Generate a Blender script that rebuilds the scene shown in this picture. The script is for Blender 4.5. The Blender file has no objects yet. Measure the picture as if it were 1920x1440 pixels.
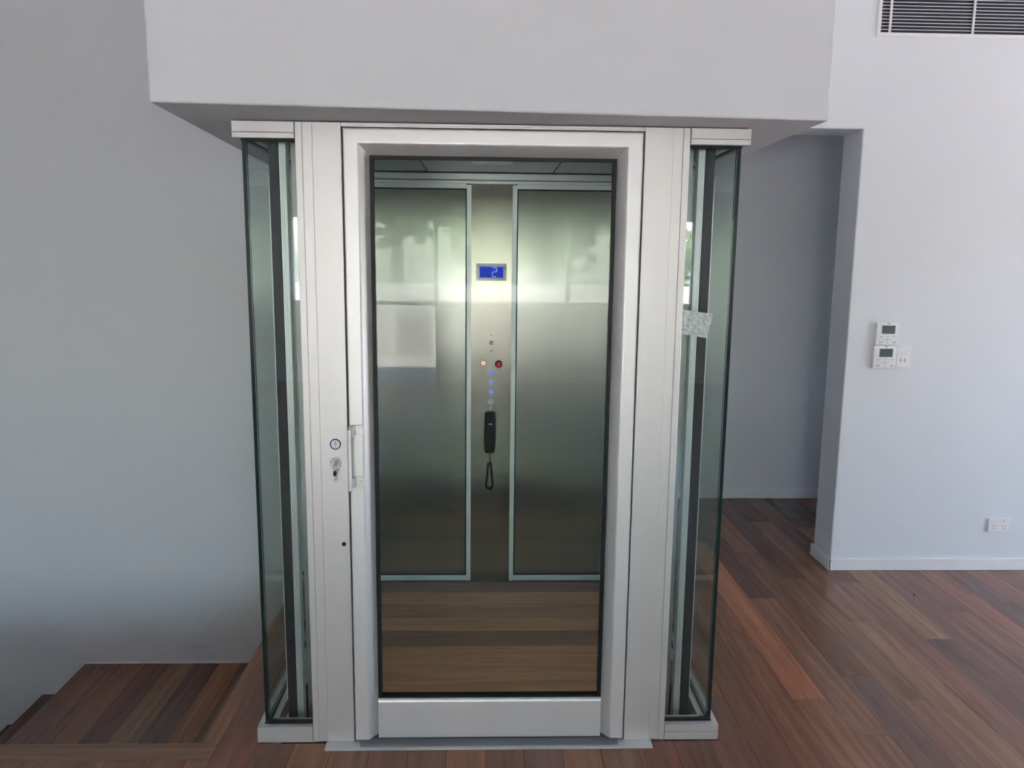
import bpy, bmesh, math, random
from mathutils import Vector, Matrix
random.seed(11)
sc = bpy.context.scene
col = sc.collection
PI = math.pi

# ------------------------------------------------------------------ camera
def set_camera():
    yaw, pitch, roll = 0.0307, 0.1566, 0.0110
    f_px = 1472.4
    f0 = Vector((math.sin(yaw), math.cos(yaw), 0)); r0 = Vector((math.cos(yaw), -math.sin(yaw), 0)); u0 = Vector((0, 0, 1))
    f = f0 * math.cos(pitch) - u0 * math.sin(pitch)
    u = u0 * math.cos(pitch) + f0 * math.sin(pitch)
    r = r0 * math.cos(roll) + u * math.sin(roll)
    u2 = u * math.cos(roll) - r0 * math.sin(roll)
    cd = bpy.data.cameras.new('camera'); co = bpy.data.objects.new('camera', cd); col.objects.link(co)
    m = Matrix(((r.x, u2.x, -f.x, -0.0131), (r.y, u2.y, -f.y, -2.4855), (r.z, u2.z, -f.z, 1.6425), (0, 0, 0, 1)))
    co.matrix_world = m
    cd.sensor_fit = 'HORIZONTAL'; cd.sensor_width = 36.0; cd.lens = 36.0 * f_px / 1920.0
    cd.clip_start = 0.02; cd.clip_end = 400
    sc.camera = co
set_camera()

# ------------------------------------------------------------------ sky, sun, window portals, exposure
world = bpy.data.worlds.new('sky'); sc.world = world; world.use_nodes = True
nt = world.node_tree; nt.nodes.clear()
sky = nt.nodes.new('ShaderNodeTexSky'); sky.sky_type = 'NISHITA'; sky.sun_disc = False
sky.sun_elevation = math.radians(70); sky.sun_rotation = math.radians(-25); sky.altitude = 50; sky.air_density = 1.0; sky.dust_density = 1.6; sky.ozone_density = 1.0
bgn = nt.nodes.new('ShaderNodeBackground'); bgn.inputs['Strength'].default_value = 0.32
wo = nt.nodes.new('ShaderNodeOutputWorld')
nt.links.new(sky.outputs[0], bgn.inputs[0]); nt.links.new(bgn.outputs[0], wo.inputs[0])
sd = bpy.data.lights.new('sun', 'SUN'); sd.energy = 6.6; sd.angle = math.radians(0.6); sd.color = (1.0, 0.95, 0.87)
so = bpy.data.objects.new('sun', sd); col.objects.link(so)
so.rotation_euler = Vector((-0.14, -0.30, -0.94)).to_track_quat('-Z', 'Y').to_euler()
def portal(name, loc, rot, sx, sy):
    l = bpy.data.lights.new(name, 'AREA'); l.shape = 'RECTANGLE'; l.size = sx; l.size_y = sy
    l.cycles.is_portal = True
    o = bpy.data.objects.new(name, l); col.objects.link(o); o.location = loc; o.rotation_euler = rot
RX0, RX1, RY0, YW, CZ = -4.3, 6.2, -8.0, 1.518, 3.12     # room extents, wall plane, ceiling
SO = (-1.2, 0.42, 0.0, 2.35)                              # right-hand opening y0,y1,z0,z1
RO = (-2.66, 2.77, 1.03, 2.22)                             # rear window strip x0,x1,z0,z1
DO = (-1.62, -0.72, 0.0, 1.05)                           # glazed door below the strip
portal('window_portal_right', (RX1 + .12, (SO[0]+SO[1])/2, (SO[2]+SO[3])/2), (0, PI/2, 0), SO[3]-SO[2], SO[1]-SO[0])
portal('window_portal_rear', ((RO[0]+RO[1])/2, RY0 - .12, (RO[2]+RO[3])/2), (PI/2, 0, 0), RO[1]-RO[0], RO[3]-RO[2])
sc.view_settings.view_transform = 'Standard'; sc.view_settings.look = 'None'
sc.view_settings.gamma = 1.0; sc.view_settings.use_curve_mapping = False
sc.view_settings.exposure = 3.9
sc.cycles.max_bounces = 14; sc.cycles.diffuse_bounces = 6; sc.cycles.glossy_bounces = 6
sc.cycles.transparent_max_bounces = 24; sc.cycles.caustics_reflective = False; sc.cycles.caustics_refractive = False
sc.cycles.sample_clamp_indirect = 8.0

# ------------------------------------------------------------------ helpers
class MB:
    def __init__(s): s.v = []; s.f = []; s.m = []; s.sm = []
    def add(s, vs, fs, mi=0, smooth=False):
        n = len(s.v); s.v += [tuple(v) for v in vs]
        for f in fs: s.f.append([n + i for i in f]); s.m.append(mi); s.sm.append(smooth)
        return s
    def box(s, x0, x1, y0, y1, z0, z1, mi=0):
        return s.add([(x0,y0,z0),(x1,y0,z0),(x1,y1,z0),(x0,y1,z0),(x0,y0,z1),(x1,y0,z1),(x1,y1,z1),(x0,y1,z1)],
                     [(0,3,2,1),(4,5,6,7),(0,1,5,4),(1,2,6,5),(2,3,7,6),(3,0,4,7)], mi)
    def cyl(s, c, d, r, h, seg=20, mi=0, r2=None):
        # solid cylinder/cone from c along d by h
        r2 = r if r2 is None else r2
        d = Vector(d).normalized(); a = d.orthogonal().normalized(); b = d.cross(a); c = Vector(c)
        vs = []
        for k, (o, rr) in enumerate(((0, r), (h, r2))):
            for i in range(seg):
                t = 2*PI*i/seg; vs.append(c + d*o + (a*math.cos(t) + b*math.sin(t))*rr)
        s.add(vs, [(i, (i+1) % seg, seg+(i+1) % seg, seg+i) for i in range(seg)], mi, True)
        s.add(vs[:seg], [tuple(reversed(range(seg)))], mi); s.add(vs[seg:], [tuple(range(seg))], mi)
        return s
    def ring(s, c, d, r0, r1, h, seg=24, mi=0):
        d = Vector(d).normalized(); a = d.orthogonal().normalized(); b = d.cross(a); c = Vector(c)
        vs = []
        for (o, rr) in ((0, r1), (h, r1), (h, r0), (0, r0)):
            for i in range(seg):
                t = 2*PI*i/seg; vs.append(c + d*o + (a*math.cos(t) + b*math.sin(t))*rr)
        fs = []
        for k in range(4):
            k2 = (k+1) % 4
            for i in range(seg): fs.append((k*seg+i, k*seg+(i+1) % seg, k2*seg+(i+1) % seg, k2*seg+i))
        return s.add(vs, fs, mi, False)
    def tube(s, pts, r, seg=8, mi=0, closed=False):
        pts = [Vector(p) for p in pts]; n = len(pts); vs = []; prev = None
        for i, p in enumerate(pts):
            if closed: t = pts[(i+1) % n] - pts[(i-1) % n]
            else: t = pts[min(i+1, n-1)] - pts[max(i-1, 0)]
            t.normalize()
            a = t.orthogonal().normalized() if prev is None else (prev - t*prev.dot(t)).normalized()
            prev = a; b = t.cross(a)
            for k in range(seg):
                q = 2*PI*k/seg; vs.append(p + (a*math.cos(q) + b*math.sin(q))*r)
        fs = []
        for i in range(n if closed else n-1):
            j = (i+1) % n
            for k in range(seg): fs.append((i*seg+k, i*seg+(k+1) % seg, j*seg+(k+1) % seg, j*seg+k))
        if not closed: fs += [tuple(reversed(range(seg))), tuple((n-1)*seg+k for k in range(seg))]
        return s.add(vs, fs, mi, True)
    def ext(s, poly, axis, a, b, mi=0, smooth=False):
        # extrude a closed 2D polygon along an axis
        n = len(poly)
        def P(p, t):
            if axis == 'x': return (t, p[0], p[1])
            if axis == 'y': return (p[0], t, p[1])
            return (p[0], p[1], t)
        vs = [P(p, a) for p in poly] + [P(p, b) for p in poly]
        s.add(vs, [(i, (i+1) % n, n+(i+1) % n, n+i) for i in range(n)], mi, smooth)
        s.add(vs[:n], [tuple(reversed(range(n)))], mi); s.add(vs[n:], [tuple(range(n))], mi)
        return s
    def build(s, name, mats, parent=None, bevel=0, seg=2, root=None, kind=None, fixn=True):
        me = bpy.data.meshes.new(name)
        off = Vector((0,0,0))
        p = parent
        while p is not None: off += p.location; p = p.parent
        me.from_pydata([Vector(v) - off for v in s.v], [], s.f)
        if not isinstance(mats, (list, tuple)): mats = [mats]
        for m in mats: me.materials.append(m)
        me.polygons.foreach_set('material_index', s.m); me.polygons.foreach_set('use_smooth', s.sm)
        if fixn:
            bm = bmesh.new(); bm.from_mesh(me); bmesh.ops.remove_doubles(bm, verts=bm.verts, dist=1e-6)
            bmesh.ops.recalc_face_normals(bm, faces=bm.faces); bm.to_mesh(me); bm.free()
        me.update()
        o = bpy.data.objects.new(name, me); col.objects.link(o); o.parent = parent
        if bevel:
            b = o.modifiers.new('bevel', 'BEVEL'); b.width = bevel; b.segments = seg; b.limit_method = 'ANGLE'; b.angle_limit = math.radians(40)
            b.harden_normals = False
        if kind: o['kind'] = kind
        return o
def box(*a): return MB().box(*a)
def empty(name, loc, label=None, cat=None, group=None):
    o = bpy.data.objects.new(name, None); col.objects.link(o); o.location = loc; o.empty_display_size = .1
    if label: tag(o, label, cat, group)
    return o
def tag(o, label, cat, group=None):
    o['label'] = label; o['category'] = cat
    if group: o['group'] = group
    return o
def struct(mb, name, mats, bevel=0, seg=2, label=None, parent=None):
    o = mb.build(name, mats, parent, bevel, seg)
    if parent is None: o['kind'] = 'structure'
    if label: o['label'] = label
    return o
def text_mb(txt, size, origin, mi=0, depth=.0004, bold=0.0):
    # letters as thin solid relief facing -y, centred on origin
    c = bpy.data.curves.new('t', 'FONT'); c.body = txt; c.size = size; c.extrude = depth; c.offset = bold
    c.align_x = 'CENTER'; c.align_y = 'CENTER'; c.resolution_u = 2
    o = bpy.data.objects.new('t', c); col.objects.link(o)
    dg = bpy.context.evaluated_depsgraph_get(); me = bpy.data.meshes.new_from_object(o.evaluated_get(dg))
    vs = [(origin[0] + v.co.x, origin[1] - v.co.z, origin[2] + v.co.y) for v in me.vertices]
    fs = [tuple(p.vertices) for p in me.polygons]
    bpy.data.objects.remove(o); bpy.data.curves.remove(c); bpy.data.meshes.remove(me)
    return MB().add(vs, fs, mi)

# ------------------------------------------------------------------ materials
def srgb(r, g, b):
    f = lambda c: (c/255/12.92) if c <= 10 else ((c/255+.055)/1.055)**2.4
    return (f(r), f(g), f(b), 1)
def mat(name, base, rough=.5, metal=0., spec=.5, bump=0, bscale=200, stretch=(1,1,1), var=0, vscale=3, coat=0, coatr=.1, emit=None, estr=0, rvar=0):
    m = bpy.data.materials.new(name); m.use_nodes = True
    n = m.node_tree.nodes; L = m.node_tree.links; b = n['Principled BSDF']
    b.inputs['Base Color'].default_value = base; b.inputs['Roughness'].default_value = rough
    b.inputs['Metallic'].default_value = metal; b.inputs['Specular IOR Level'].default_value = spec
    b.inputs['Coat Weight'].default_value = coat; b.inputs['Coat Roughness'].default_value = coatr
    if emit: b.inputs['Emission Color'].default_value = emit; b.inputs['Emission Strength'].default_value = estr
    if bump or var or rvar:
        tc = n.new('ShaderNodeTexCoord'); mp = n.new('ShaderNodeMapping'); mp.inputs['Scale'].default_value = stretch
        L.new(tc.outputs['Object'], mp.inputs['Vector'])
    if bump:
        no = n.new('ShaderNodeTexNoise'); no.inputs['Scale'].default_value = bscale; no.inputs['Detail'].default_value = 3
        L.new(mp.outputs[0], no.inputs['Vector'])
        bp = n.new('ShaderNodeBump'); bp.inputs['Strength'].default_value = bump; bp.inputs['Distance'].default_value = .002
        L.new(no.outputs['Fac'], bp.inputs['Height']); L.new(bp.outputs[0], b.inputs['Normal'])
    if var:
        no2 = n.new('ShaderNodeTexNoise'); no2.inputs['Scale'].default_value = vscale; no2.inputs['Detail'].default_value = 4
        L.new(mp.outputs[0], no2.inputs['Vector'])
        cr = n.new('ShaderNodeValToRGB')
        cr.color_ramp.elements[0].position = .3; cr.color_ramp.elements[1].position = .7
        cr.color_ramp.elements[0].color = tuple(c*(1-var) for c in base[:3]) + (1,)
        cr.color_ramp.elements[1].color = tuple(min(1, c*(1+var)) for c in base[:3]) + (1,)
        L.new(no2.outputs['Fac'], cr.inputs[0]); L.new(cr.outputs[0], b.inputs['Base Color'])
    if rvar:
        no3 = n.new('ShaderNodeTexNoise'); no3.inputs['Scale'].default_value = 5; no3.inputs['Detail'].default_value = 5
        L.new(tc.outputs['Object'], no3.inputs['Vector'])
        mr = n.new('ShaderNodeMapRange'); mr.inputs['From Min'].default_value = .35; mr.inputs['From Max'].default_value = .7
        mr.inputs['To Min'].default_value = rough; mr.inputs['To Max'].default_value = rough + rvar
        L.new(no3.outputs['Fac'], mr.inputs['Value']); L.new(mr.outputs[0], b.inputs['Roughness'])
    return m

def wood_mat(name, axis, use_object_color=True, planks=False, rough=.26):
    # grain runs along `axis`; per-board tone from the object's colour, or from a plank pattern on the far slab
    m = bpy.data.materials.new(name); m.use_nodes = True
    n = m.node_tree.nodes; L = m.node_tree.links; b = n['Principled BSDF']
    tc = n.new('ShaderNodeTexCoord'); oi = n.new('ShaderNodeObjectInfo')
    geo = n.new('ShaderNodeNewGeometry')
    off = n.new('ShaderNodeVectorMath'); off.operation = 'ADD'
    sc_ = n.new('ShaderNodeVectorMath'); sc_.operation = 'SCALE'; sc_.inputs[0].default_value = (17.3, 5.1, 9.7)
    L.new(oi.outputs['Random'], sc_.inputs['Scale']); L.new(geo.outputs['Position'], off.inputs[0]); L.new(sc_.outputs[0], off.inputs[1])
    mp = n.new('ShaderNodeMapping'); mp.inputs['Scale'].default_value = (1.2, 22, 22) if axis == 'x' else (22, 1.2, 22)
    L.new(off.outputs[0], mp.inputs['Vector'])
    no = n.new('ShaderNodeTexNoise'); no.inputs['Scale'].default_value = 1.6; no.inputs['Detail'].default_value = 6; no.inputs['Distortion'].default_value = .6
    L.new(mp.outputs[0], no.inputs['Vector'])
    no2 = n.new('ShaderNodeTexNoise'); no2.inputs['Scale'].default_value = 11; no2.inputs['Detail'].default_value = 3
    L.new(mp.outputs[0], no2.inputs['Vector'])
    mix = n.new('ShaderNodeMath'); mix.operation = 'MULTIPLY_ADD'; mix.inputs[1].default_value = .35
    L.new(no2.outputs['Fac'], mix.inputs[0]); L.new(no.outputs['Fac'], mix.inputs[2])
    mr = n.new('ShaderNodeMapRange'); mr.inputs['From Min'].default_value = .4; mr.inputs['From Max'].default_value = .95
    mr.inputs['To Min'].default_value = .72; mr.inputs['To Max'].default_value = 1.28
    L.new(mix.outputs[0], mr.inputs['Value'])
    mul = n.new('ShaderNodeVectorMath'); mul.operation = 'SCALE'
    L.new(mr.outputs[0], mul.inputs['Scale'])
    if planks:
        br = n.new('ShaderNodeTexBrick'); br.offset = .37; br.inputs['Scale'].default_value = 1
        br.inputs['Brick Width'].default_value = 1.7; br.inputs['Row Height'].default_value = .13; br.inputs['Mortar Size'].default_value = .0006
        br.inputs['Color1'].default_value = (.10,.052,.036,1); br.inputs['Color2'].default_value = (.19,.105,.066,1); br.inputs['Mortar'].default_value = (.03,.018,.014,1)
        mp2 = n.new('ShaderNodeMapping'); mp2.inputs['Rotation'].default_value = (0, 0, PI/2); mp2.inputs['Location'].default_value = (0, .015, 0)
        L.new(geo.outputs['Position'], mp2.inputs['Vector']); L.new(mp2.outputs[0], br.inputs['Vector']); L.new(br.outputs['Color'], mul.inputs[0])
    else:
        L.new(oi.outputs['Color'], mul.inputs[0])
    L.new(mul.outputs[0], b.inputs['Base Color'])
    b.inputs['Roughness'].default_value = rough; b.inputs['Specular IOR Level'].default_value = .42
    bp = n.new('ShaderNodeBump'); bp.inputs['Strength'].default_value = .04; bp.inputs['Distance'].default_value = .001
    L.new(no.outputs['Fac'], bp.inputs['Height']); L.new(bp.outputs[0], b.inputs['Normal'])
    return m

def glass_mat(name, tint, ior=1.5):
    m = bpy.data.materials.new(name); m.use_nodes = True
    n = m.node_tree.nodes; L = m.node_tree.links; n.remove(n['Principled BSDF']); out = n['Material Output']
    tr = n.new('ShaderNodeBsdfTransparent'); tr.inputs[0].default_value = tint
    gl = n.new('ShaderNodeBsdfGlossy'); gl.inputs['Roughness'].default_value = .0; gl.inputs['Color'].default_value = (.95, .98, .97, 1)
    fr = n.new('ShaderNodeFresnel'); 
    # the thin slab is not refracted, so both faces use the outside (front) reflectance
    ge = n.new('ShaderNodeNewGeometry'); im = n.new('ShaderNodeMix'); im.data_type = 'FLOAT'
    im.inputs[2].default_value = ior; im.inputs[3].default_value = 1/ior
    L.new(ge.outputs['Backfacing'], im.inputs[0]); L.new(im.outputs[0], fr.inputs['IOR'])
    mx = n.new('ShaderNodeMixShader'); L.new(fr.outputs[0], mx.inputs[0]); L.new(tr.outputs[0], mx.inputs[1]); L.new(gl.outputs[0], mx.inputs[2])
    L.new(mx.outputs[0], out.inputs['Surface'])
    return m

M = {}
M['wall'] = mat('white_wall_paint', (.735, .763, .812, 1), .55, bump=.05, bscale=180, spec=.3)
M['ceil'] = mat('ceiling_paint', (.82, .82, .82, 1), .8)
M['trim'] = mat('skirting_gloss_paint', (.80, .81, .83, 1), .35)
M['alu'] = mat('satin_anodised_aluminium', (.67, .665, .665, 1), .42, metal=.5, bump=.03, bscale=60, stretch=(8, 8, .6), spec=.5)
M['alu_door'] = mat('polished_aluminium_door', (.74, .745, .755, 1), .40, metal=.42, spec=.5)
M['alu_rail'] = mat('mill_aluminium', (.66, .69, .70, 1), .35, metal=.45)
M['alu_strip'] = mat('recessed_aluminium_strip', (.68, .675, .675, 1), .42, metal=.5, bump=.03, bscale=60, stretch=(8, 8, .6))
M['rebate'] = mat('shadow_gap_grey', (.16, .16, .17, 1), .6)
M['cab_outer'] = mat('cab_outer_sheet', (.34, .36, .355, 1), .4, metal=.6)
M['dark_steel'] = mat('dark_painted_steel', (.022, .023, .03, 1), .5, spec=.4)
M['gasket'] = mat('black_rubber_gasket', (.008, .01, .013, 1), .5, spec=.3)
M['steel'] = mat('brushed_stainless_steel', (.33, .345, .315, 1), .25, metal=.88, bump=.02, bscale=26, stretch=(20, 20, .35), var=.03, vscale=3, rvar=.02)
def brushed(m, aniso):
    # grain runs vertically: highlights spread sideways (tangent = world x)
    n = m.node_tree.nodes; b = n['Principled BSDF']; b.inputs['Anisotropic'].default_value = aniso
    c = n.new('ShaderNodeCombineXYZ'); c.inputs[0].default_value = 1.0
    m.node_tree.links.new(c.outputs[0], b.inputs['Tangent'])
brushed(M['steel'], .95)
M['steel_ctl'] = mat('control_column_steel', (.29, .285, .25, 1), .26, metal=.88, bump=.02, bscale=26, stretch=(20, 20, .35))
brushed(M['steel_ctl'], .9)
M['cab_frame'] = mat('cab_frame_aluminium', (.68, .76, .78, 1), .35, metal=.2)
M['ceil_metal'] = mat('cab_ceiling_metal', (.45, .49, .49, 1), .38, metal=.7)
M['chrome'] = mat('chrome', (.55, .55, .55, 1), .16, metal=1.)
M['black'] = mat('black_plastic', (.007, .008, .011, 1), .45, spec=.2)
M['white_plastic'] = mat('white_plastic', (.82, .83, .85, 1), .35)
M['grey_mark'] = mat('grey_print', (.16, .17, .19, 1), .6)
M['lcd_grey'] = mat('grey_green_lcd', (.115, .15, .14, 1), .25)
M['dark_hole'] = mat('dark_hole', (.004, .004, .005, 1), .8)
M['lcd_blue'] = mat('blue_lcd_backlight', (.008, .012, .09, 1), .5, spec=.1, emit=(.012, .04, .62, 1), estr=.045)
M['lcd_seg'] = mat('lcd_lit_segment', (.5, .65, .9, 1), .4, emit=(.5, .7, 1, 1), estr=.04)
M['btn_blue'] = mat('backlit_blue_button', (.10, .18, .45, 1), .3, emit=(.12, .25, .9, 1), estr=.025)
M['btn_face'] = mat('brushed_button_face', (.55, .56, .60, 1), .35, metal=.6)
M['bezel'] = mat('dark_chrome_bezel', (.10, .10, .11, 1), .2, metal=1.)
M['red'] = mat('red_mushroom_plastic', (.62, .022, .035, 1), .4)
M['red_ring'] = mat('red_ring', (.30, .03, .03, 1), .4)
M['brass'] = mat('pale_brass', (.62, .50, .38, 1), .3, metal=.8)
M['pane'] = glass_mat('green_tinted_lift_glass', (.937, .966, .952, 1), 1.45)
M['door_pane'] = glass_mat('door_glass', (.95, .965, .952, 1), 1.19)
M['glass_edge'] = mat('glass_cut_edge', (.005, .022, .022, 1), .15, spec=.6)
M['foil'] = mat('crinkled_silver_foil', (.40, .44, .45, 1), .38, metal=.5, bump=1.0, bscale=110, var=.3, vscale=95)
M['vent_dark'] = mat('vent_inside', (.012, .012, .03, 1), .6)
M['vent_white'] = mat('vent_powder_coat', (.80, .80, .80, 1), .4)
M['pit'] = mat('lift_pit_black', (.01, .011, .012, 1), .7)
M['mat_cloth'] = mat('grey_felt_sheet', (.72, .73, .72, 1), .9, bump=.3, bscale=90)
M['plank_y'] = wood_mat('hardwood_board_lengthwise', 'y')
M['plank_x'] = wood_mat('hardwood_board_crosswise', 'x')
M['cab_plank'] = wood_mat('cab_floor_board', 'x', rough=.35)
M['floor_slab'] = wood_mat('hardwood_floor_beyond', 'y', planks=True)
M['sub'] = mat('subfloor', (.03, .02, .015, 1), .8)
M['deck'] = mat('sunlit_deck', (.60, .565, .55, 1), .7)
M['parapet'] = mat('white_render', (.78, .745, .69, 1), .7)
M['lawn'] = mat('dry_lawn', (.20, .18, .14, 1), .9, var=.3, vscale=.4)
M['leaf'] = mat('leaf_green', (.12, .17, .06, 1), .6, var=.35, vscale=.8)
M['bark'] = mat('bark', (.14, .10, .07, 1), .9)
M['roof'] = mat('roof_sheet', (.3, .3, .32, 1), .6)
M['lens'] = mat('light_lens', (.72, .70, .62, 1), .3)

# ------------------------------------------------------------------ room shell
X_OPL, X_OPR, Z_HEAD = 1.00, 1.845, 2.305
wall = MB().ext([(RX0,-3),(RX0,CZ),(RX1,CZ),(RX1,-.25),(X_OPR,-.25),(X_OPR,Z_HEAD),(X_OPL,Z_HEAD),(X_OPL,-3)], 'y', YW, 1.738)
struct(wall, 'wall_back', M['wall'], .006, 3)
# hall behind the opening
struct(box(.2, RX1, 2.82, 2.95, -.25, CZ), 'wall_hall', M['wall'])
struct(box(.1, .2, 1.738, 2.95, -.25, CZ), 'wall_hall_end', M['wall'])
hf = MB().box(RX1, RX1+.1, 1.738, 2.95, -.25, 1.0).box(RX1, RX1+.1, 1.738, 2.95, 2.0, CZ).box(RX1, RX1+.1, 1.738, 2.1, 1.0, 2.0).box(RX1, RX1+.1, 2.42, 2.95, 1.0, 2.0)  # opening added in the unseen end wall to brighten the hall
struct(hf, 'wall_hall_far', M['wall'])
# left and right, rear
struct(box(RX0-.15, RX0, RY0-.2, 1.738, -3, CZ), 'wall_left', M['wall'])
wr = MB().ext([(RY0-.2,-.25),(RY0-.2,CZ),(1.738,CZ),(1.738,-.25),(SO[1],-.25),(SO[1],SO[3]),(SO[0],SO[3]),(SO[0],-.25)], 'x', RX1, RX1+.2)
struct(wr, 'wall_right', M['wall'])
rear = MB()
rear.box(RX0, RX1, RY0-.2, RY0, RO[3], CZ); rear.box(RX0, RO[0], RY0-.2, RY0, -.25, RO[3]); rear.box(RO[1], RX1, RY0-.2, RY0, -.25, RO[3])
rear.box(RO[0], DO[0], RY0-.2, RY0, -.25, RO[2]); rear.box(DO[1], RO[1], RY0-.2, RY0, -.25, RO[2])
struct(rear, 'wall_rear', M['wall'])
wf = MB()
for x in (RO[0]+.03, DO[0], DO[1], 1.05, RO[1]-.03): wf.box(x-.03, x+.03, RY0-.14, RY0-.06, RO[2], RO[3])
wf.box(RO[0], RO[1], RY0-.14, RY0-.06, RO[3]-.05, RO[3]); wf.box(RO[0], RO[1], RY0-.14, RY0-.06, RO[2], RO[2]+.05)
struct(wf, 'window_1', M['white_plastic'])
sf = MB()
for y in (SO[0]+.04, (SO[0]+SO[1])/2, SO[1]-.04): sf.box(RX1+.05, RX1+.13, y-.04, y+.04, 0, SO[3])
sf.box(RX1+.05, RX1+.13, SO[0], SO[1], SO[3]-.07, SO[3])
struct(sf, 'window_2', M['white_plastic'])
struct(box(RX0-.15, RX1+.2, RY0-.2, 2.95, CZ, CZ+.25), 'ceiling', M['ceil'])
struct(box(RX0-.5, RX1+1.2, RY0-.7, RY0-.2, CZ-.35, CZ).box(RX1+.2, RX1+1.2, RY0-.2, 1.6, CZ-.35, CZ), 'ceiling_added_eave', M['ceil'])  # unseen eave added to cut high sky light on the low walls
# skirting boards
struct(box(X_OPR-.012, RX1, YW-.012, YW, 0, .066), 'baseboard_right', M['trim'], .003)
struct(box(X_OPR-.013, X_OPR, YW-.012, 1.75, 0, .066), 'baseboard_opening', M['trim'], .003)
struct(box(.2, RX1, 2.808, 2.82, 0, .066), 'baseboard_hall', M['trim'], .003)

# bulkhead round the top of the lift shaft
SH = .757
def bulkhead():
    mb = MB()
    A = [(-.931,-.25),(.973,-.139),(.974,YW),(-1.028,YW)]
    B = [(-SH,.028),(SH,.028),(SH,1.50),(-SH,1.50)]
    z0, z1 = 2.052, CZ
    vs = [(x,y,z0) for x,y in A]+[(x,y,z1) for x,y in A]+[(x,y,z0) for x,y in B]+[(x,y,z1) for x,y in B]
    fs = []
    for i in range(4):
        j = (i+1) % 4
        fs += [(i,j,4+j,4+i),(i,8+i,8+j,j),(8+i,12+i,12+j,8+j),(4+i,4+j,12+j,12+i)]
    mb.add(vs, fs)
    return struct(mb, 'wall_bulkhead', M['wall'], .006, 3)
bulkhead()

# ------------------------------------------------------------------ floor
fl = MB()
PX0, PX1, PY0 = -1.92, 3.42, -.62           # board-by-board region
ZT, ZS = 0.0, -.019
fl.box(RX0, RX1, RY0, PY0, -.25, ZT)                       # behind the boards, towards the windows
fl.box(PX1, RX1, PY0, 2.82, -.25, ZT)                      # beyond on the right
fl.box(RX0, PX0, PY0, -.02, -.25, ZT)                      # beyond on the left
fl.box(PX0, -.96, PY0, -.02, -.25, ZS, 1)                  # under the boards
fl.box(-.96, PX1, PY0, -.002, -.25, ZS, 1)
fl.box(-.96, -.796, -.002, YW, -.25, ZS, 1)
fl.box(.796, PX1, -.002, YW, -.25, ZS, 1)
fl.box(.2, PX1, YW, 2.82, -.25, ZS, 1)
floor = struct(fl, 'floor', [M['floor_slab'], M['sub']])
TONES = [(.155,.080,.050),(.120,.062,.044),(.098,.054,.043),(.185,.100,.060),(.140,.082,.056),(.110,.066,.056),(.165,.085,.048),(.132,.070,.052)]
ORANGE = (.265,.125,.064); DARK = (.072,.040,.032); PURPLE_SHEEN = (.095,.060,.060); TAN = (.172,.104,.07)  # purple tone puts the bluish wall's reflection into the dark boards' colour
cube_me = {}
def plank_mesh(key, mats):
    if key in cube_me: return cube_me[key]
    me = bpy.data.meshes.new('plank'); mb = box(0,1,0,1,-1,0)
    me.from_pydata(mb.v, [], mb.f); me.materials.append(mats); me.update(); cube_me[key] = me
    return me
def plank(parent, x0, x1, y0, y1, z, tone, along='y', th=.018, key=None, mt=None):
    g = .0006
    k = key or ('plank_'+along)
    o = bpy.data.objects.new('plank', plank_mesh(k, mt or M[k])); col.objects.link(o); o.parent = parent
    off = parent.location
    o.location = Vector((x0+g, y0+g, z - random.random()*.0004)) - off
    o.scale = (x1-x0-2*g, y1-y0-2*g, th)
    t = [(c*.8+mn*.2)*q*random.uniform(.95, 1.05) for c, mn, q in zip(tone, (.14,.078,.054), (1.65, 1.4, 1.24))]
    o.color = (t[0], t[1], t[2], 1)
    return o
special = {  # column index from x=1.285 : list of (end y, tone) going away from the camera
    -2: [(.80, (.15,.075,.045)), (2.82, (.13,.07,.045))],
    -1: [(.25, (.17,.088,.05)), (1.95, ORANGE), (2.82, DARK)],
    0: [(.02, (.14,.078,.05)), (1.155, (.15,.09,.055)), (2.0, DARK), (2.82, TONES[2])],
    1: [(.42, PURPLE_SHEEN), (1.78, (.105,.055,.04)), (2.5, (.15,.08,.05)), (2.82, DARK)],
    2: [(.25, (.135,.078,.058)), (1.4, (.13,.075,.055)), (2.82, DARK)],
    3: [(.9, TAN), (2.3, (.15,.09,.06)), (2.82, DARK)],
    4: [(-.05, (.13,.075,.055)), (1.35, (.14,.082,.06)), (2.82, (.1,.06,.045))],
    5: [(.727, PURPLE_SHEEN), (2.2, TAN), (2.82, DARK)],
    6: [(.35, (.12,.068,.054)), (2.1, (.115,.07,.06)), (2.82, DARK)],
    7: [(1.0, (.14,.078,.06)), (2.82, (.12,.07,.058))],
    8: [(.6, (.16,.08,.062)), (2.82, (.17,.09,.068))],
    9: [(1.1, PURPLE_SHEEN), (2.82, (.105,.072,.066))],
    10: [(.9, (.135,.075,.06)), (2.82, (.15,.08,.066))],
}
k = math.floor((-.925-1.285)/.13 + .5)
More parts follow.
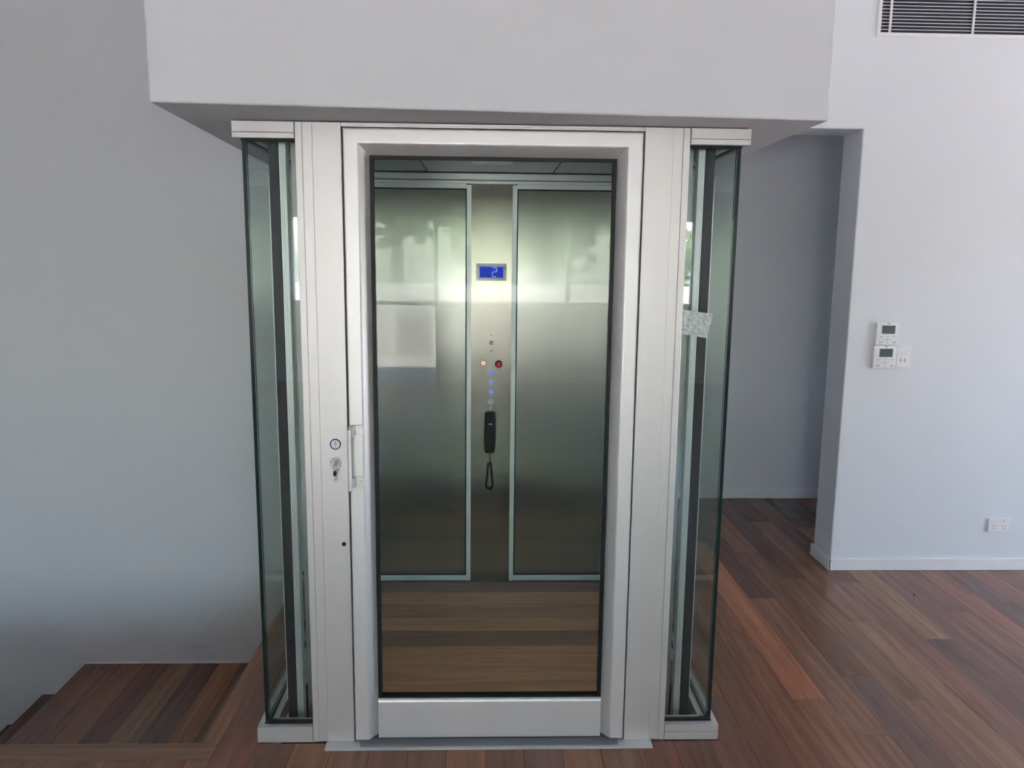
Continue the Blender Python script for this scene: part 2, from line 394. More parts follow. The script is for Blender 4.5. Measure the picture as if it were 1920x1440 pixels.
while True:
    x0 = 1.285 + .13*k; x1 = x0+.13
    if x0 >= PX1: break
    x1 = min(x1, PX1)
    a = x0 if k > -17 else -.925
    if k in special: runs = special[k]
    else:
        y = PY0 - random.uniform(0, .9); runs = []
        while y < 2.82:
            y += random.uniform(.9, 2.3); runs.append((min(y, 2.82), random.choice(TONES)))
    y = PY0
    for ye, tone in runs:
        if ye <= y + .02: continue
        segs = []
        def push(xa, xb, ya, yb):
            if xb-xa > .012 and yb-ya > .02: segs.append((xa, xb, ya, yb))
        # clip out the lift shaft and the strip of wall behind it
        front = (y, min(ye, -.002)); back = (max(y, -.002), min(ye, YW)); hall = (max(y, YW), ye)
        if x1 <= -.79 or x0 >= .79:
            if x0 >= X_OPL-.13: push(max(x0, .796), x1, y, ye)
            else: push(x0, x1, y, min(ye, YW))
        else:
            push(x0, x1, *front)
            if x0 < -.796: push(x0, -.796, *back)
            if x1 > .796: push(.796, x1, *back)
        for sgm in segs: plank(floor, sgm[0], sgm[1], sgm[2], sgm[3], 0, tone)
        y = ye
    k += 1
# boards left of the stair opening's corner, nosing boards
plank(floor, -.987, -.925, -.002, YW, 0, (.16,.085,.052))
plank(floor, -1.0, -.925, PY0, -.088, 0, (.14,.075,.05))
x = -1.0
while x > PX0:
    plank(floor, max(PX0, x-.13), x, PY0, -.088, 0, random.choice(TONES)); x -= .13
nb = box(PX0-1.9, -.925, -.087, .006, -.03, .0005).build('nosing_board', M['plank_x'], floor, .004); nb.color = (.21,.11,.065,1)

# stairs: two steps down to the landing, then down to the left
st = empty('staircase', (-2.2, .5, -.527), 'dark hardwood stair landing and steps below the grey wall', 'stairs')
ZL = -.527; RI = .1757
landing_tones = [(.10,.055,.042),(.115,.07,.05),(.085,.043,.036),(.15,.098,.062),(.078,.045,.042),(.20,.105,.052),(.12,.072,.048),(.115,.07,.048)]
edges = [-2.17,-1.968,-1.847,-1.72,-1.585,-1.455,-1.337,-1.20,-1.07,-.95]
box(-2.165, -.95, .5, YW, ZL-.06, ZL-.019).build('landing_deck', M['sub'], st)
for i in range(len(edges)-1):
    if i == 0:
        plank(st, -2.17, -2.09, .5, YW, ZL, landing_tones[0]); plank(st, -2.09, -1.968, .5, YW, ZL, (.105,.06,.045))
    else: plank(st, edges[i], edges[i+1], .5, YW, ZL, landing_tones[i % 8])
def tread(x0, x1, y0, y1, z, tone, ax):
    o = box(x0, x1, y0, y1, z-.03, z).build('tread', M['plank_y'] if ax == 'y' else M['plank_x'], st, .004); o.color = tone+(1,)
def riser(x0, x1, y0, y1, z0, z1):
    o = box(x0, x1, y0, y1, z0, z1).build('riser', M['plank_x'], st); o.color = (.11,.06,.045,1)
tread(-2.17, -.95, .009, .27, -RI, (.13,.07,.05), 'x'); tread(-2.17, -.95, .25, .52, -2*RI, (.14,.08,.05), 'x')
riser(-2.17, -.95, .009, .02, -RI, -.03); riser(-2.17, -.95, .25, .262, -2*RI, -RI-.03); riser(-2.17, -.95, .5, .512, ZL, -2*RI-.03)
xs = [-2.17,-2.41,-2.61,-2.86,-3.11,-3.36,-3.61,-3.86]
for i in range(len(xs)-1):
    z = ZL - (i+1)*RI
    tread(xs[i+1], xs[i]+.02, .009, YW-.0005, z, [(.10,.055,.042),(.085,.048,.04),(.11,.06,.045)][i % 3], 'y')
    riser(xs[i]-.0, xs[i]+.012, .009, YW-.0005, z, z+RI-.03)
riser(-2.17, -2.16, .009, .25, -2*RI, -RI-.03); riser(-2.17, -2.16, .009, .5, ZL, -2*RI-.03)
riser(-.96, -.95, .009, YW-.001, -3, -.02)
struct(box(RX0, -.95, -.02, .008, -3, -.03), 'wall_stairwell', M['wall'])
tb = MB()
tb.box(-2.17, -.987, YW-.004, YW, ZL, ZL+.009)
for i in range(5): tb.box(xs[i+1], xs[i], YW-.004, YW, ZL-(i+1)*RI, ZL-(i+1)*RI+.009)
struct(tb, 'trim_1', M['trim'])

# ------------------------------------------------------------------ lift shaft
HT = 2.05; GX = .765; W2 = .793
sh = empty('lift_shaft', (0, .75, 0), 'glass and satin aluminium home lift shaft under the white bulkhead', 'lift')
def sym(fn):
    for s in (-1, 1): fn(s)
def bx(s, xa, xb, *r):
    xs_ = sorted((s*xa, s*xb)); return box(xs_[0], xs_[1], *r)
ZC = 2.0
def side(s):
    # cap and base rails, front and side, each in two stacked extrusions
    m = MB()
    xs_ = sorted((s*.606, s*W2))
    m.box(xs_[0], xs_[1], 0, .05, ZC+.017, HT-.001)
    m.box(xs_[0], xs_[1], .0008, .05, ZC, ZC+.0162)
    xs_ = sorted((s*.735, s*W2)); m.box(xs_[0], xs_[1], .05, 1.5, ZC+.017, HT-.001); m.box(xs_[0], xs_[1], .05, 1.5, ZC, ZC+.0162)
    m.build('cap_rail', M['alu'], sh, .0008, 1)
    m = MB()
    # channel: front lip, inner lip, floor
    xo = sorted((s*.606, s*W2)); xi = sorted((s*.606, s*.74))
    m.box(xo[0], xo[1], 0, .023, .002, .058)
    m.box(xi[0], xi[1], .036, .06, .002, .058)
    m.box(xo[0], xo[1], .023, .036, .002, .04)
    a = sorted((s*.772, s*W2)); m.box(a[0], a[1], .023, 1.5, .002, .058)
    a = sorted((s*.735, s*.758)); m.box(a[0], a[1], .06, 1.5, .002, .058)
    a = sorted((s*.758, s*.772)); m.box(a[0], a[1], .036, 1.5, .002, .04)
    m.build('base_rail', M['alu'], sh, .0008, 1)
    if s > 0:
        bx(s, .604, W2+.0006, -.0006, .0004, .0318, .0328).build('groove', M['grey_mark'], sh)
    m = MB()
    xg = sorted((s*.606, s*.758))
    xg2 = sorted((s*.757, s*.773))
    box(xg[0], xg[1], .022, .037, .0585, .066).build('gasket', M['gasket'], sh); box(xg[0], xg[1], .022, .037, ZC-.008, ZC).build('gasket', M['gasket'], sh)
    box(xg2[0], xg2[1], .022, 1.49, .0585, .0625).build('gasket', M['gasket'], sh); box(xg2[0], xg2[1], .022, 1.49, ZC-.006, ZC).build('gasket', M['gasket'], sh)
    # panes: slab with its cut edges darker
    def pane(x0, x1, y0, y1, z0, z1, thin):
        mb = box(x0, x1, y0, y1, z0, z1)
        # faces order: bottom, top, y0, x1, y1, x0
        mb.m = [1,1,0,1,0,1] if thin == 'y' else [1,1,1,0,1,0]
        return mb.build('glass_pane', [M['pane'], M['glass_edge']], sh)
    xg = sorted((s*.607, s*.7575)); pane(xg[0], xg[1], .025, .035, .06, ZC-.002, 'y')
    xg = sorted((s*.759, s*.771)); pane(xg[0], xg[1], .024, 1.49, .06, ZC-.002, 'x')
    # dark guide rail, thin pale line along its outer edge, aluminium profile inside
    g = MB(); xr = sorted((s*.681, s*.712)); g.box(xr[0], xr[1], .10, .13, .004, ZC+.04)
    xr = sorted((s*.684, s*.69)); g.box(xr[0], xr[1], .13, .19, .004, ZC+.04)
    rail = g.build('guide_rail', M['dark_steel'], sh, .001, 1)
    for z in (.32, .95, 1.55, 1.86):
        MB().cyl((s*.695, .1002, z), (0,-1,0), .0045, .0006, 12).build('rail_bolt', M['dark_hole'], rail)
    bx(s, .7125, .7155, .104, .16, .10, 1.90).build('edge_line', M['alu_rail'], rail)
    a = MB(); xr = sorted((s*.658, s*.679)); a.box(xr[0], xr[1], .098, .14, .004, ZC+.04)
    for q in (.661, .667, .673): a.box(*sorted((s*q, s*(q+.0022))), .0955, .099, .004, ZC+.04)
    a.build('channel_profile', M['alu_rail'], sh)
    # door jamb: outer lip, recessed strip, main face
    m = MB()
    def sb(xa, xb, *r):
        q = sorted((s*xa, s*xb)); m.box(q[0], q[1], *r)
    sb(.583, .604, .0, .07, .003, HT-.001); m.build('jamb_lip', M['alu'], sh, .0012, 1)
    m = MB(); sb(.5525, .583, .0025, .07, .003, HT-.001); m.build('jamb_strip', M['alu_strip'], sh, .0008, 1)
    m = MB(); sb(.4642, .5525, .0, .07, .0, HT-.001); m.build('jamb', M['alu'], sh, .0012, 1)
sym(side)
# head member above the leaf
h = box(-.4642, .4642, .002, .07, 2.0365, HT-.001).build('head_rail', M['alu'], sh, .0008, 1)
box(-.455, .455, -.003, .002, 2.041, 2.0435).build('head_lip', M['alu'], h)
# rebate behind the leaf (dark line round it)
rb = MB(); rb.box(-.464, -.44, .036, .06, .0, 2.036); rb.box(.44, .464, .036, .06, .0, 2.036); rb.box(-.44, .44, .036, .06, 2.0, 2.036)
rb.build('rebate_stop', M['rebate'], sh)
# threshold plate
sl = MB().ext([(-.046,.0),(-.046,.003),(-.0425,.0042),(.05,.0075),(.05,.0)], 'x', -.5575, .5575)
sl.build('threshold_plate', M['alu'], sh)
box(-.44, .44, -.03, .03, .0045, .0125).build('door_gap_strip', M['grey_mark'], sh)  # added grey strip paints the dark gap under the door leaf
# rear posts and closing sheet
for s in (-1, 1):
    bx(s, .735, .79, 1.45, 1.505, .0, HT).build('rear_post', M['alu'], sh)
box(-.734, .734, 1.46, 1.50, .0, HT-.002).build('rear_sheet', M['dark_steel'], sh)
# pit floor under the cab, dark
box(-.757, .757, .06, 1.5, -.14, -.10).build('pit_floor', M['pit'], sh)
# call button, hole
BX_ = -.504
b = MB(); b.ring((BX_, .0, 1.050), (0,-1,0), .0145, .0178, .0028, 32); cb = b.build('call_button', M['dark_hole'], sh)
MB().cyl((BX_, .0, 1.050), (0,-1,0), .0146, .0024, 32).build('button_face', M['btn_face'], cb)
text_mb('2', .015, (BX_+.0005, -.0025, 1.053), bold=.0006).build('numeral', M['btn_blue'], cb)
box(BX_-.003, BX_+.003, -.0028, -.0023, 1.0395, 1.0412).build('braille_mark', M['grey_mark'], cb)
MB().cyl((-.4842, .0002, .713), (0,-1,0), .0072, .0006, 20).build('screw_hole', M['dark_hole'], sh)
# key switch
k0 = MB().ring((BX_, 0, .989), (0,-1,0), .0105, .0185, .006, 28).build('key_switch', M['chrome'], sh)
MB().cyl((BX_, 0, .989), (0,-1,0), .0106, .0045, 24).build('lock_barrel', M['chrome'], k0)
box(BX_-.0012, BX_+.0012, -.0052, -.0044, .983, .995).build('key_slot', M['dark_hole'], k0)

def keys(name, loc, label, sc_=1.0, second=True):
    r = empty(name, loc, label, 'key', 'keys left in the locks')
    X, Y, Z = loc; S = sc_
    m = MB(); m.cyl((X+.004*S, Y-.010*S, Z), (1,0,0), .009*S, .0022*S, 16); m.box(X+.0042*S, X+.006*S, Y-.006*S, Y+.004*S, Z-.003*S, Z+.003*S)
    m.build('key_bow', M['chrome'], r)
    pts = [(X+.003*S+.010*S*math.sin(t), Y-.016*S, Z-.014*S+.011*S*math.cos(t)) for t in [2*PI*i/16 for i in range(16)]]
    MB().tube(pts, .0009*S, 6, closed=True).build('key_ring', M['chrome'], r)
    z1 = Z-.022*S
    m = MB(); m.ext([(X-.0035*S,z1),(X+.0035*S,z1),(X+.0062*S,z1-.008*S),(X+.005*S,z1-.017*S),(X-.004*S,z1-.018*S),(X-.0058*S,z1-.009*S)], 'y', Y-.017*S, Y-.015*S)
    m.build('spare_bow', M['black'] if second else M['chrome'], r)
    box(X-.0022*S, X+.0016*S, Y-.0168*S, Y-.0152*S, z1-.038*S, z1-.017*S).build('spare_blade', M['chrome'], r)
    return r
keys('key_pair', (BX_, -.005, .989), 'small steel keys on a ring hanging in the outside door lock')

# foil sticker on the right-hand glass
tag(MB().ext([(.6065,1.492),(.7085,1.478),(.692,1.400),(.595+.002,1.4145)], 'y', .0225, .0249).build('foil_sticker', M['foil']),
    'tilted square of crinkled silver foil stuck on the right glass strip', 'sticker')

# ------------------------------------------------------------------ lift door
door = empty('lift_door', (-.46, .02, .014), 'glazed aluminium lift door with rounded frame and left pull handle', 'door')
OX, ZTOP = .4585, 2.0325
prof = [(0,.033),(0,-.004),(.0012,-.0062),(.0035,-.007),(.005,-.007),(.0395,-.007),(.041,-.007),(.0445,-.0062),(.0475,-.004),(.0515,.001),(.057,.0085),(.063,.016),(.0695,.0228),(.0755,.028),(.0775,.03),(.0775,.033)]
nP = len(prof)
def stile(s):
    mb = MB(); vs = []
    for (u, d) in prof: vs.append((s*(OX-u), d, .0145))
    for (u, d) in prof: vs.append((s*(OX-u), d, ZTOP-u))
    mb.add(vs, [(i, (i+1) % nP, nP+(i+1) % nP, nP+i) for i in range(nP)], 0)
    mb.add(vs[:nP], [tuple(range(nP))]); mb.add(vs[nP:], [tuple(range(nP))])
    o = mb.build('stile', M['alu_door'], door)
    for p_ in o.data.polygons: p_.use_smooth = True
    e = o.modifiers.new('split', 'EDGE_SPLIT'); e.split_angle = math.radians(38)
for s in (-1, 1): stile(s)
mb = MB(); vs = []
for (u, d) in prof: vs.append((-(OX-u), d, ZTOP-u))
for (u, d) in prof: vs.append((OX-u, d, ZTOP-u))
mb.add(vs, [(i, (i+1) % nP, nP+(i+1) % nP, nP+i) for i in range(nP)]); mb.add(vs[:nP], [tuple(range(nP))]); mb.add(vs[nP:], [tuple(range(nP))])
o = mb.build('top_rail', M['alu_door'], door)
for p_ in o.data.polygons: p_.use_smooth = True
e = o.modifiers.new('split', 'EDGE_SPLIT'); e.split_angle = math.radians(38)
IX = OX-.0772
MB().ext([(.033,.0165),(.002,.0165),(.0012,.018),(.0012,.148),(.003,.1545),(.008,.158),(.033,.158)], 'x', -IX, IX).build('bottom_rail', M['alu_door'], door)
g = MB(); zg0, zg1 = .158, ZTOP-.0775
g.box(-IX, -IX+.011, .012, .034, zg0, zg1); g.box(IX-.011, IX, .012, .034, zg0, zg1)
g.box(-IX+.011, IX-.011, .012, .034, zg1-.010, zg1); g.box(-IX+.011, IX-.011, .012, .034, zg0, zg0+.008)
g.build('gasket', M['gasket'], door)
box(-IX+.009, IX-.009, .018, .028, zg0+.006, zg1-.008).build('glass_pane', M['door_pane'], door)
# pull handle
HX = -.4525
hb = MB().ext([(HX-.0055,-.034),(HX-.0055,-.045),(HX-.003,-.048),(HX+.003,-.048),(HX+.0055,-.045),(HX+.0055,-.034)], 'z', .905, 1.106)
handle = hb.build('handle', M['alu'], door, .0015, 2)
for za, zb in ((1.083, 1.115), (.914, .946)):
    MB().ext([(HX-.004,-.034),(HX+.0055,-.040),(HX+.012,-.036),(HX+.0155,-.0115),(HX+.042,-.0115),(HX+.042,-.007),(HX+.012,-.007),(HX+.006,-.030)], 'z', za, zb).build('bracket', M['alu'], handle, .0008, 1)
    MB().cyl((HX+.030, -.0114, (za+zb)/2), (0,-1,0), .0045, .0016, 16).build('screw', M['chrome'], handle)

# ------------------------------------------------------------------ lift cab
CX, CY = .628, 1.372
cab = empty('lift_cab', (0, .75, 0), 'lift car with brushed steel back wall, control column and timber floor', 'lift car')
box(-CX, CX, .085, CY+.06, -.09, -.019).build('floor_tray', M['alu_rail'], cab)
ys = [.09, .175, .305, .40, .54, .68, .82, .955, 1.10, 1.238, CY]
ctones = [(.12,.08,.055),(.085,.055,.042),(.165,.115,.07),(.155,.105,.066),(.15,.10,.065),(.075,.055,.046),(.145,.10,.068),(.12,.085,.062),(.15,.11,.074),(.075,.058,.056)]
for i in range(len(ys)-1): plank(cab, -CX, CX, ys[i], ys[i+1], 0.0, [c*2.5 for c in ctones[i]], along='x', key='cab_plank')
box(-CX-.03, CX+.03, CY+.02, CY+.05, -.02, 2.10).build('back_wall', M['dark_steel'], cab)
for s in (-1, 1):
    bx(s, CX+.006, CX+.016, .165, CY+.0, .05, 2.0).build('side_glass', M['pane'], cab)
    bx(s, CX, CX+.025, .145, CY+.02, .0, .05).build('side_rail', M['cab_outer'], cab)
    bx(s, CX, CX+.025, .145, CY+.02, 2.0, 2.06).build('side_rail', M['cab_outer'], cab)
    bx(s, CX, CX+.025, .145, .165, .05, 2.0).build('side_post', M['cab_outer'], cab)
# vertical strips, rails, panels
for s in (-1, 1):
    bx(s, .0985, .121, CY-.006, CY+.02, .004, 1.995).build('frame_strip', M['cab_frame'], cab, .001, 1)
    bx(s, .121, CX, CY-.006, CY+.02, .004, .034).build('bottom_frame', M['cab_frame'], cab, .002, 1)
    bx(s, .121, CX, CY-.006, CY+.02, 1.977, 2.000).build('top_frame', M['ceil_metal'], cab, .001, 1)
    gk = MB()
    def gb(xa, xb, za, zb):
        q = sorted((s*xa, s*xb)); gk.box(q[0], q[1], CY-.002, CY+.02, za, zb)
    gb(.121, .1265, .034, 1.977); gb(.1265, CX, .034, .0395); gb(.1265, CX, 1.971, 1.977)
    gk.build('panel_gasket', M['gasket'], cab)
    bx(s, .1265, CX, CY, CY+.02, .0395, 1.971).build('steel_panel', M['steel'], cab)
box(-CX, CX, CY-.03, CY+.02, 2.015, 2.047).build('cornice', M['ceil_metal'], cab, .002, 1)
box(-CX, CX, CY-.012, CY+.02, 2.000, 2.013).build('cornice_gap', M['ceil_metal'], cab)
for (xa, xb) in ((-CX, -.309), (-.303, .285), (.291, CX)):
    box(xa, xb, .15, CY-.038, 2.05, 2.062).build('ceiling_panel', M['ceil_metal'], cab)
box(-CX, CX, .15, CY+.02, 2.063, 2.09).build('roof_plate', M['dark_steel'], cab)
box(-.085, .085, .70, .985, 2.046, 2.0505).build('ceiling_light', M['lens'], cab, .001, 1)
# control column
cp = box(-.0985, .0985, CY-.004, CY+.02, .0, 2.0).build('control_panel', M['steel_ctl'], cab)
FY = CY-.004
def face_ring(name, x, z, ro, ri, h, m): return MB().ring((x, FY, z), (0,-1,0), ri, ro, h, 24).build(name, m, cp)
d = MB(); d.box(-.073, .071, FY-.006, FY, 1.613, 1.624); d.box(-.073, .071, FY-.006, FY, 1.543, 1.5535); d.box(-.073, -.061, FY-.006, FY, 1.5535, 1.613); d.box(.0605, .071, FY-.006, FY, 1.5535, 1.613)
d.build('display_bezel', M['bezel'], cp, .002, 2)
d = MB(); d.box(-.0605, .060, FY-.002, FY-.0005, 1.554, 1.6125); d.build('display_screen', M['lcd_blue'], cp)
sg = MB()
def seg_(x0, x1, z0, z1): sg.box(x0, x1, FY-.0026, FY-.0018, z0, z1)
X0 = .006
seg_(X0-.002, X0+.018, 1.6035, 1.6055); seg_(X0+.0185, X0+.0205, 1.586, 1.603); seg_(X0, X0+.017, 1.5835, 1.5855); seg_(X0-.0035, X0-.0015, 1.565, 1.583); seg_(X0-.002, X0+.016, 1.5605, 1.5625); seg_(X0+.010, X0+.0165, 1.592, 1.5935)
for zz in (1.6105, 1.5555): seg_(-.058, .058, zz-.0006, zz+.0006)
for xx in (-.0592, .0587): seg_(xx-.001, xx+.001, 1.556, 1.611)
sg.build('display_numeral', M['lcd_seg'], cp)
for z in (1.275, 1.198, 1.975): MB().cyl((.001 if z < 1.9 else .0, FY-.0002, z), (0,-1,0), .0028, .0006, 12).build('screw_hole', M['dark_hole'], cp)
sp = MB()
sp.box(-.0055, .0105, FY-.0008, FY, 1.2445, 1.2475); sp.box(-.003, .0105, FY-.0008, FY, 1.2375, 1.2405); sp.box(-.0055, .0105, FY-.0008, FY, 1.230, 1.2335); sp.box(-.0085, -.0045, FY-.0008, FY, 1.231, 1.2425)
sp.build('intercom_slots', M['dark_hole'], cp)
a = face_ring('alarm_button', -.0375, 1.137, .0165, .011, .003, M['red_ring'])
m = MB(); m.cyl((-.0375, FY, 1.137), (0,-1,0), .0112, .004, 20)
for i in range(6):
    t = i*PI/3; m.cyl((-.0375+.0105*math.cos(t), FY-.003, 1.137+.0105*math.sin(t)), (0,-1,0), .0035, .0018, 8)
m.cyl((-.0375, FY-.004, 1.137), (0,-1,0), .004, .0015, 12)
m.build('alarm_rose', M['brass'], cp)
st_ = MB().cyl((.0378, FY, 1.134), (0,-1,0), .011, .012, 24)
vs = []; R_ = .0175
st_.cyl((.0378, FY-.012, 1.134), (0,-1,0), R_, .006, 28); st_.cyl((.0378, FY-.018, 1.134), (0,-1,0), R_, .004, 28, r2=.011)
st_.build('stop_button', M['red'], cp)
for z, t in ((1.0915, '2'), (1.0425, '1'), (.992, '0')):
    m = MB(); m.ring((.0018, FY, z), (0,-1,0), .0125, .0165, .003, 24, 0); m.cyl((.0018, FY, z), (0,-1,0), .0126, .002, 24, 1)
    tm = text_mb(t, .016, (.0018, FY-.0023, z), 2, bold=.0004); m.add(tm.v, tm.f, 2)
    m.build('floor_button', [M['chrome'], M['btn_blue'], M['lcd_seg']], cp)
m = MB(); m.ring((-.0005, FY, .944), (0,-1,0), .008, .0155, .005, 6, 0); m.cyl((-.0005, FY, .944), (0,-1,0), .0082, .004, 16, 0); m.box(-.0015, .0005, FY-.0046, FY-.0038, .938, .95, 1)
m.build('key_switch', [M['chrome'], M['dark_hole']], cp)
keys('key_pair', (-.0005, FY-.005, .944), 'steel keys on a ring hanging above the black handset', .85, False)
# handset
hs = empty('intercom_handset', (-.003, FY, .687), 'black wall intercom handset with coiled cord on the control column', 'telephone')
m = MB()
pr = []
for (w, z) in ((.021,.687),(.0262,.700),(.0275,.73),(.0282,.79),(.0275,.85),(.0262,.882),(.022,.894)): pr.append((w, z))
outl = [(-.003+w, z) for w, z in pr] + [(-.003-w, z) for w, z in reversed(pr)]
m.ext(outl, 'y', FY-.034, FY-.004); m.build('receiver', M['black'], hs, .007, 4)
box(-.018, .012, FY-.006, FY, .71, .87).build('cradle', M['black'], hs)
box(-.0095, .0075, FY-.0347, FY-.0338, .835, .8385).build('badge', M['white_plastic'], hs)
cord = [(-.003, FY-.014, .69),(-.003, FY-.014, .655),(-.001, FY-.012, .638)]
MB().tube(cord, .0022, 8).build('cord_lead', M['black'], hs)
loop = []
base = [(.0,.636),(.004,.62),(.0065,.60),(.008,.575),(.010,.55),(.0135,.525),(.0135,.508),(.006,.498),(-.004,.496),(-.014,.502),(-.0195,.512),(-.0175,.535),(-.0135,.565),(-.0115,.59),(-.0105,.615),(-.008,.632)]
N = 640
for i in range(N):
    t = i/(N-1)*(len(base)-1); j = min(int(t), len(base)-2); f = t-j
    x = base[j][0]*(1-f)+base[j+1][0]*f; z = base[j][1]*(1-f)+base[j+1][1]*f
    tx, tz = base[j+1][0]-base[j][0], base[j+1][1]-base[j][1]; l = math.hypot(tx, tz); nx, nz = -tz/l, tx/l
    q = i*2*PI/9
    loop.append((x-.001+nx*.0036*math.cos(q), FY-.012+.0036*math.sin(q), z+nz*.0036*math.cos(q)))
MB().tube(loop, .0017, 6).build('coiled_cord', M['black'], hs)

# ------------------------------------------------------------------ things on the right wall
def thermostat(x0, x1, z0, z1, label):
    r = empty('thermostat', ((x0+x1)/2, YW, z0), label, 'thermostat', 'air conditioning controllers')
    box(x0, x1, YW-.019, YW, z0, z1).build('body', M['white_plastic'], r, .004, 3)
    w, h = x1-x0, z1-z0; f = YW-.0192
    fr = MB(); sx0, sx1, sz0, sz1 = x0+w*.25, x0+w*.82, z0+h*.505, z0+h*.865
    fr.box(sx0-.003, sx1+.003, f-.0008, f, sz0-.003, sz1+.003); fr.build('screen_frame', M['white_plastic'], r)
    box(sx0, sx1, f-.0014, f-.0007, sz0, sz1).build('screen', M['lcd_grey'], r)
    MB().ring((x0+w*.52, f, z0+h*.26), (0,-1,0), .0165, .0178, .0006, 28).build('dial_ring', M['grey_mark'] if False else M['trim'], r)
    mk = MB()
    for (u, v, a, b_) in ((.22,.38,.045,.006),(.30,.385,.02,.006),(.52,.38,.03,.007),(.80,.385,.045,.006),(.90,.38,.02,.006),(.19,.12,.05,.009),(.27,.12,.06,.005),(.52,.12,.025,.009),(.80,.12,.05,.009),(.88,.12,.07,.005),(.52,.25,.06,.007),(.38,.25,.02,.009),(.66,.25,.02,.009),(.52,.945,.13,.006)):
        mk.box(x0+w*(u-a/2), x0+w*(u+a/2), f-.0005, f, z0+h*v-b_/2*.6, z0+h*v+b_/2*.6)
    mk.build('print_marks', M['grey_mark'], r, kind='stuff')
thermostat(1.986, 2.104, 1.2285, 1.346, 'upper white wall controller with grey screen beside the hall opening')
thermostat(1.981, 2.102, 1.107, 1.2265, 'lower white wall controller with grey screen beside the switch plate')
r = empty('light_switch', (2.148, YW, 1.108), 'narrow white switch plate right of the lower wall controller', 'switch')
box(2.111, 2.184, YW-.009, YW, 1.109, 1.228).build('plate', M['white_plastic'], r, .002, 2)
for z, nm in ((1.187, 'dimmer_knob'), (1.150, 'rocker')):
    for x in (2.138, 2.160):
        b = MB()
        if nm == 'rocker': b.box(x-.0075, x+.0075, YW-.014, YW-.008, z-.009, z+.009)
        else: b.cyl((x, YW-.008, z), (0,-1,0), .0075, .004, 16)
        b.build(nm, M['white_plastic'], r, .001, 1)
        if nm == 'rocker': box(x-.0095, x-.0078, YW-.0098, YW-.0085, z-.009, z+.009).build('rocker_side_line', M['grey_mark'], r)  # thin grey line along each rocker's left side
r = empty('power_outlet', (2.75, YW, .22), 'white double power point low on the right wall', 'socket')
box(2.692, 2.810, YW-.010, YW, .219, .294).build('plate', M['white_plastic'], r, .002, 2)
for x in (2.724, 2.779):
    MB().cyl((x, YW-.009, .277), (0,-1,0), .0062, .0055, 16).build('rocker', M['white_plastic'], r)
    sl_ = MB()
    for dx, dz, an in ((-.0068,.251,-.5),(.0068,.251,.5),(0,.2365,0)):
        c_, s_ = math.cos(an), math.sin(an)
        pts = [(x+dx+u*c_-v*s_, dz+u*s_+v*c_) for u, v in ((-.0012,-.004),(.0012,-.004),(.0012,.004),(-.0012,.004))]
        sl_.ext(pts, 'y', YW-.0105, YW-.0099)
    sl_.build('socket_slots', M['grey_mark'], r, kind='stuff')
# air vent
VX0, VX1, VZ0, VZ1 = 1.872, 3.10, 2.742, 3.02
r = empty('air_vent', (2.5, YW, VZ0), 'white louvred air conditioning grille high on the right wall', 'vent')
fw = .017
m = MB(); m.box(VX0, VX1, YW-.008, YW, VZ0, VZ0+fw); m.box(VX0, VX1, YW-.008, YW, VZ1-fw, VZ1); m.box(VX0, VX0+fw, YW-.008, YW, VZ0+fw, VZ1-fw); m.box(VX1-fw, VX1, YW-.008, YW, VZ0+fw, VZ1-fw)
m.build('frame', M['vent_white'], r, .0015, 2)
box(VX0+fw, VX1-fw, YW-.0015, YW-.0002, VZ0+fw, VZ1-fw).build('backing', M['vent_dark'], r)
z = VZ0+fw+.0135
sm_ = None
while z < VZ1-fw-.006:
    box(VX0+fw, VX1-fw, YW-.006, YW-.0015, z, z+.0026).build('slat', M['vent_white'], r); z += .0157
for x in (1.934, 2.345, 2.756): box(x-.005, x+.005, YW-.0085, YW-.0015, VZ0+fw, VZ1-fw).build('mullion', M['vent_white'], r)

cm = MB().cyl((2.135, 1.19, 0), (0,0,1), .0055, .004, 7, r2=.003)
tag(cm.build('crumb', M['black']), 'tiny black crumb on the floorboards before the right wall', 'debris')

# sheet on the floor in front of the lift, seen mirrored in the door glass
mt = MB().ext([(-.60,-3.0),(-.15,-3.45),(.82,-2.62),(.50,-2.45),(-.04,-2.16)], 'z', .0, .003)
tag(mt.build('dust_sheet', M['mat_cloth']), 'pale grey sheet on the floor mirrored faintly in the door glass', 'sheet')

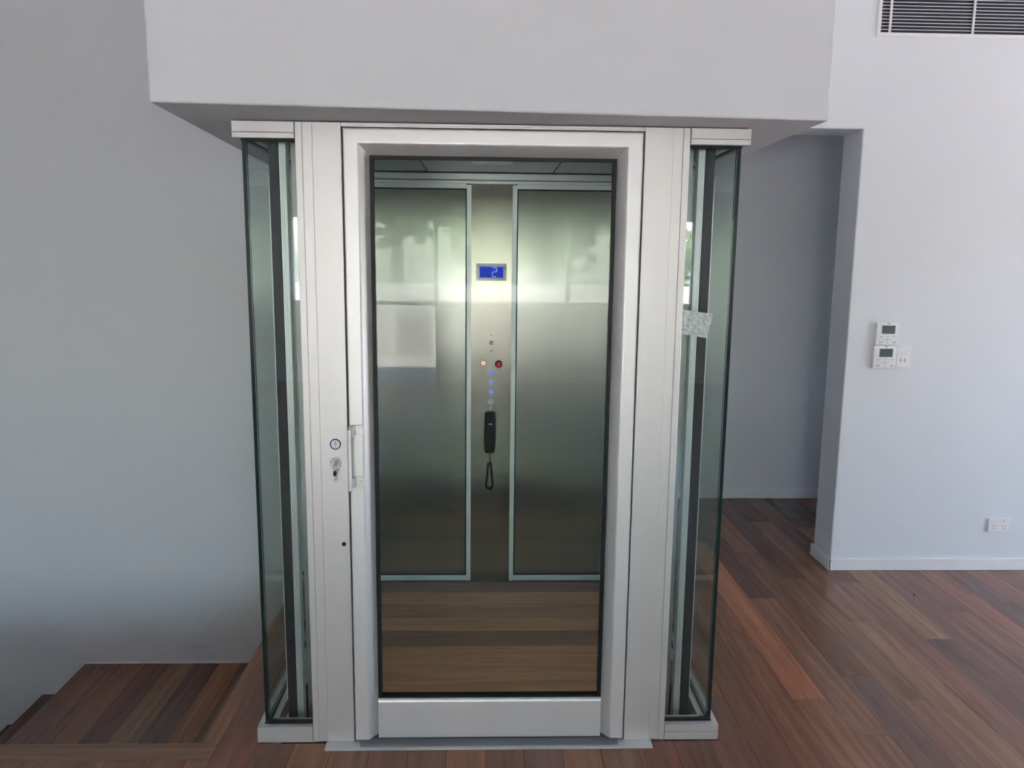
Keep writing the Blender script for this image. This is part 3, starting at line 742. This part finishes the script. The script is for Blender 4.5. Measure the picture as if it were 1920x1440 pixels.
# ------------------------------------------------------------------ outside
struct(box(-6, 12.5, RY0-3.0, RY0-.2, -.3, -.03).box(RX1+.2, 12.5, RY0-.2, 2.0, -.3, -.03), 'floor_balcony', M['deck'])
struct(box(-6, 12.5, RY0-3.15, RY0-3.0, -.3, 1.22), 'wall_parapet', M['parapet'])
struct(box(-80, 80, -120, 30, -3.6, -3.3), 'floor_garden', M['lawn'])
def leaf_mesh(seed, n=1500):
    rnd = random.Random(seed); mb = MB()
    cl = [(rnd.uniform(-1,1)*1.4, rnd.uniform(-1,1)*1.4, rnd.uniform(-1.2,1.6), rnd.uniform(.7,1.2)) for _ in range(14)]
    for i in range(n):
        cx, cy, cz, rr = rnd.choice(cl)
        d = Vector((rnd.gauss(0,1), rnd.gauss(0,1), rnd.gauss(0,1))).normalized()*rr*rnd.uniform(.8,1.05)
        p = Vector((cx, cy, cz)) + d; a = Vector((rnd.gauss(0,1), rnd.gauss(0,1), rnd.gauss(0,1))).normalized(); b = a.orthogonal().normalized()
        s = rnd.uniform(.16, .3)
        mb.add([p-a*s, p+b*s*.5, p+a*s, p-b*s*.5], [(0,1,2,3)])
    for (cx, cy, cz, rr) in cl:   # inner mass
        ico = [(0,0,1)]+[(math.cos(t)*.94, math.sin(t)*.94, q) for q in (.35,-.35) for t in [2*PI*i/6+(0 if q>0 else .5) for i in range(6)]]+[(0,0,-1)]
        vs = [(cx+x*rr*.85, cy+y*rr*.85, cz+z_*rr*.85) for x,y,z_ in ico]
        fs = [(0,1+i,1+(i+1)%6) for i in range(6)]+[(1+i,7+i,1+(i+1)%6) for i in range(6)]+[(1+(i+1)%6,7+i,7+(i+1)%6) for i in range(6)]+[(13,7+(i+1)%6,7+i) for i in range(6)]
        mb.add(vs, fs)
    return mb
tree_spots = [(-13.5,-26,1.6),(-8.2,-18,1.25),(-3.4,-27,1.75),(1.4,-18.5,1.3),(7.4,-23,.72),(13,-19,1.1),(20,-9,.9),(21,-2.5,.95)]
proto = None
lab = ['leafy tree beyond the parapet, furthest left','smaller leafy tree left beyond the parapet','tall leafy tree behind the middle of the parapet','leafy tree right of middle beyond the parapet','tree standing alone right of the sky gap','large tree at the right rear corner outside','tree outside the side opening, nearer the corner','tree outside the side opening, nearer the house']
for i, (x, y, s) in enumerate(tree_spots):
    t = empty('garden_tree', (x, y, -3.3), lab[i], 'tree', 'trees beyond the balcony'); t.rotation_euler = (0, 0, i*1.3); t.scale = (s, s, s*1.05)
    if proto is None:
        mb = leaf_mesh(5); lm = bpy.data.meshes.new('crown'); lm.from_pydata([Vector(v)+Vector((0,0,5.2)) for v in mb.v], [], mb.f); lm.materials.append(M['leaf']); lm.update()
        tmb = MB().cyl((0,0,-.05), (0,0,1), .2, 4.4, 10, r2=.09); tmm = bpy.data.meshes.new('trunk'); tmm.from_pydata(tmb.v, [], tmb.f); tmm.materials.append(M['bark']); tmm.update()
        proto = (lm, tmm)
    for nm, me in (('crown', proto[0]), ('trunk', proto[1])):
        o = bpy.data.objects.new(nm, me); col.objects.link(o); o.parent = t
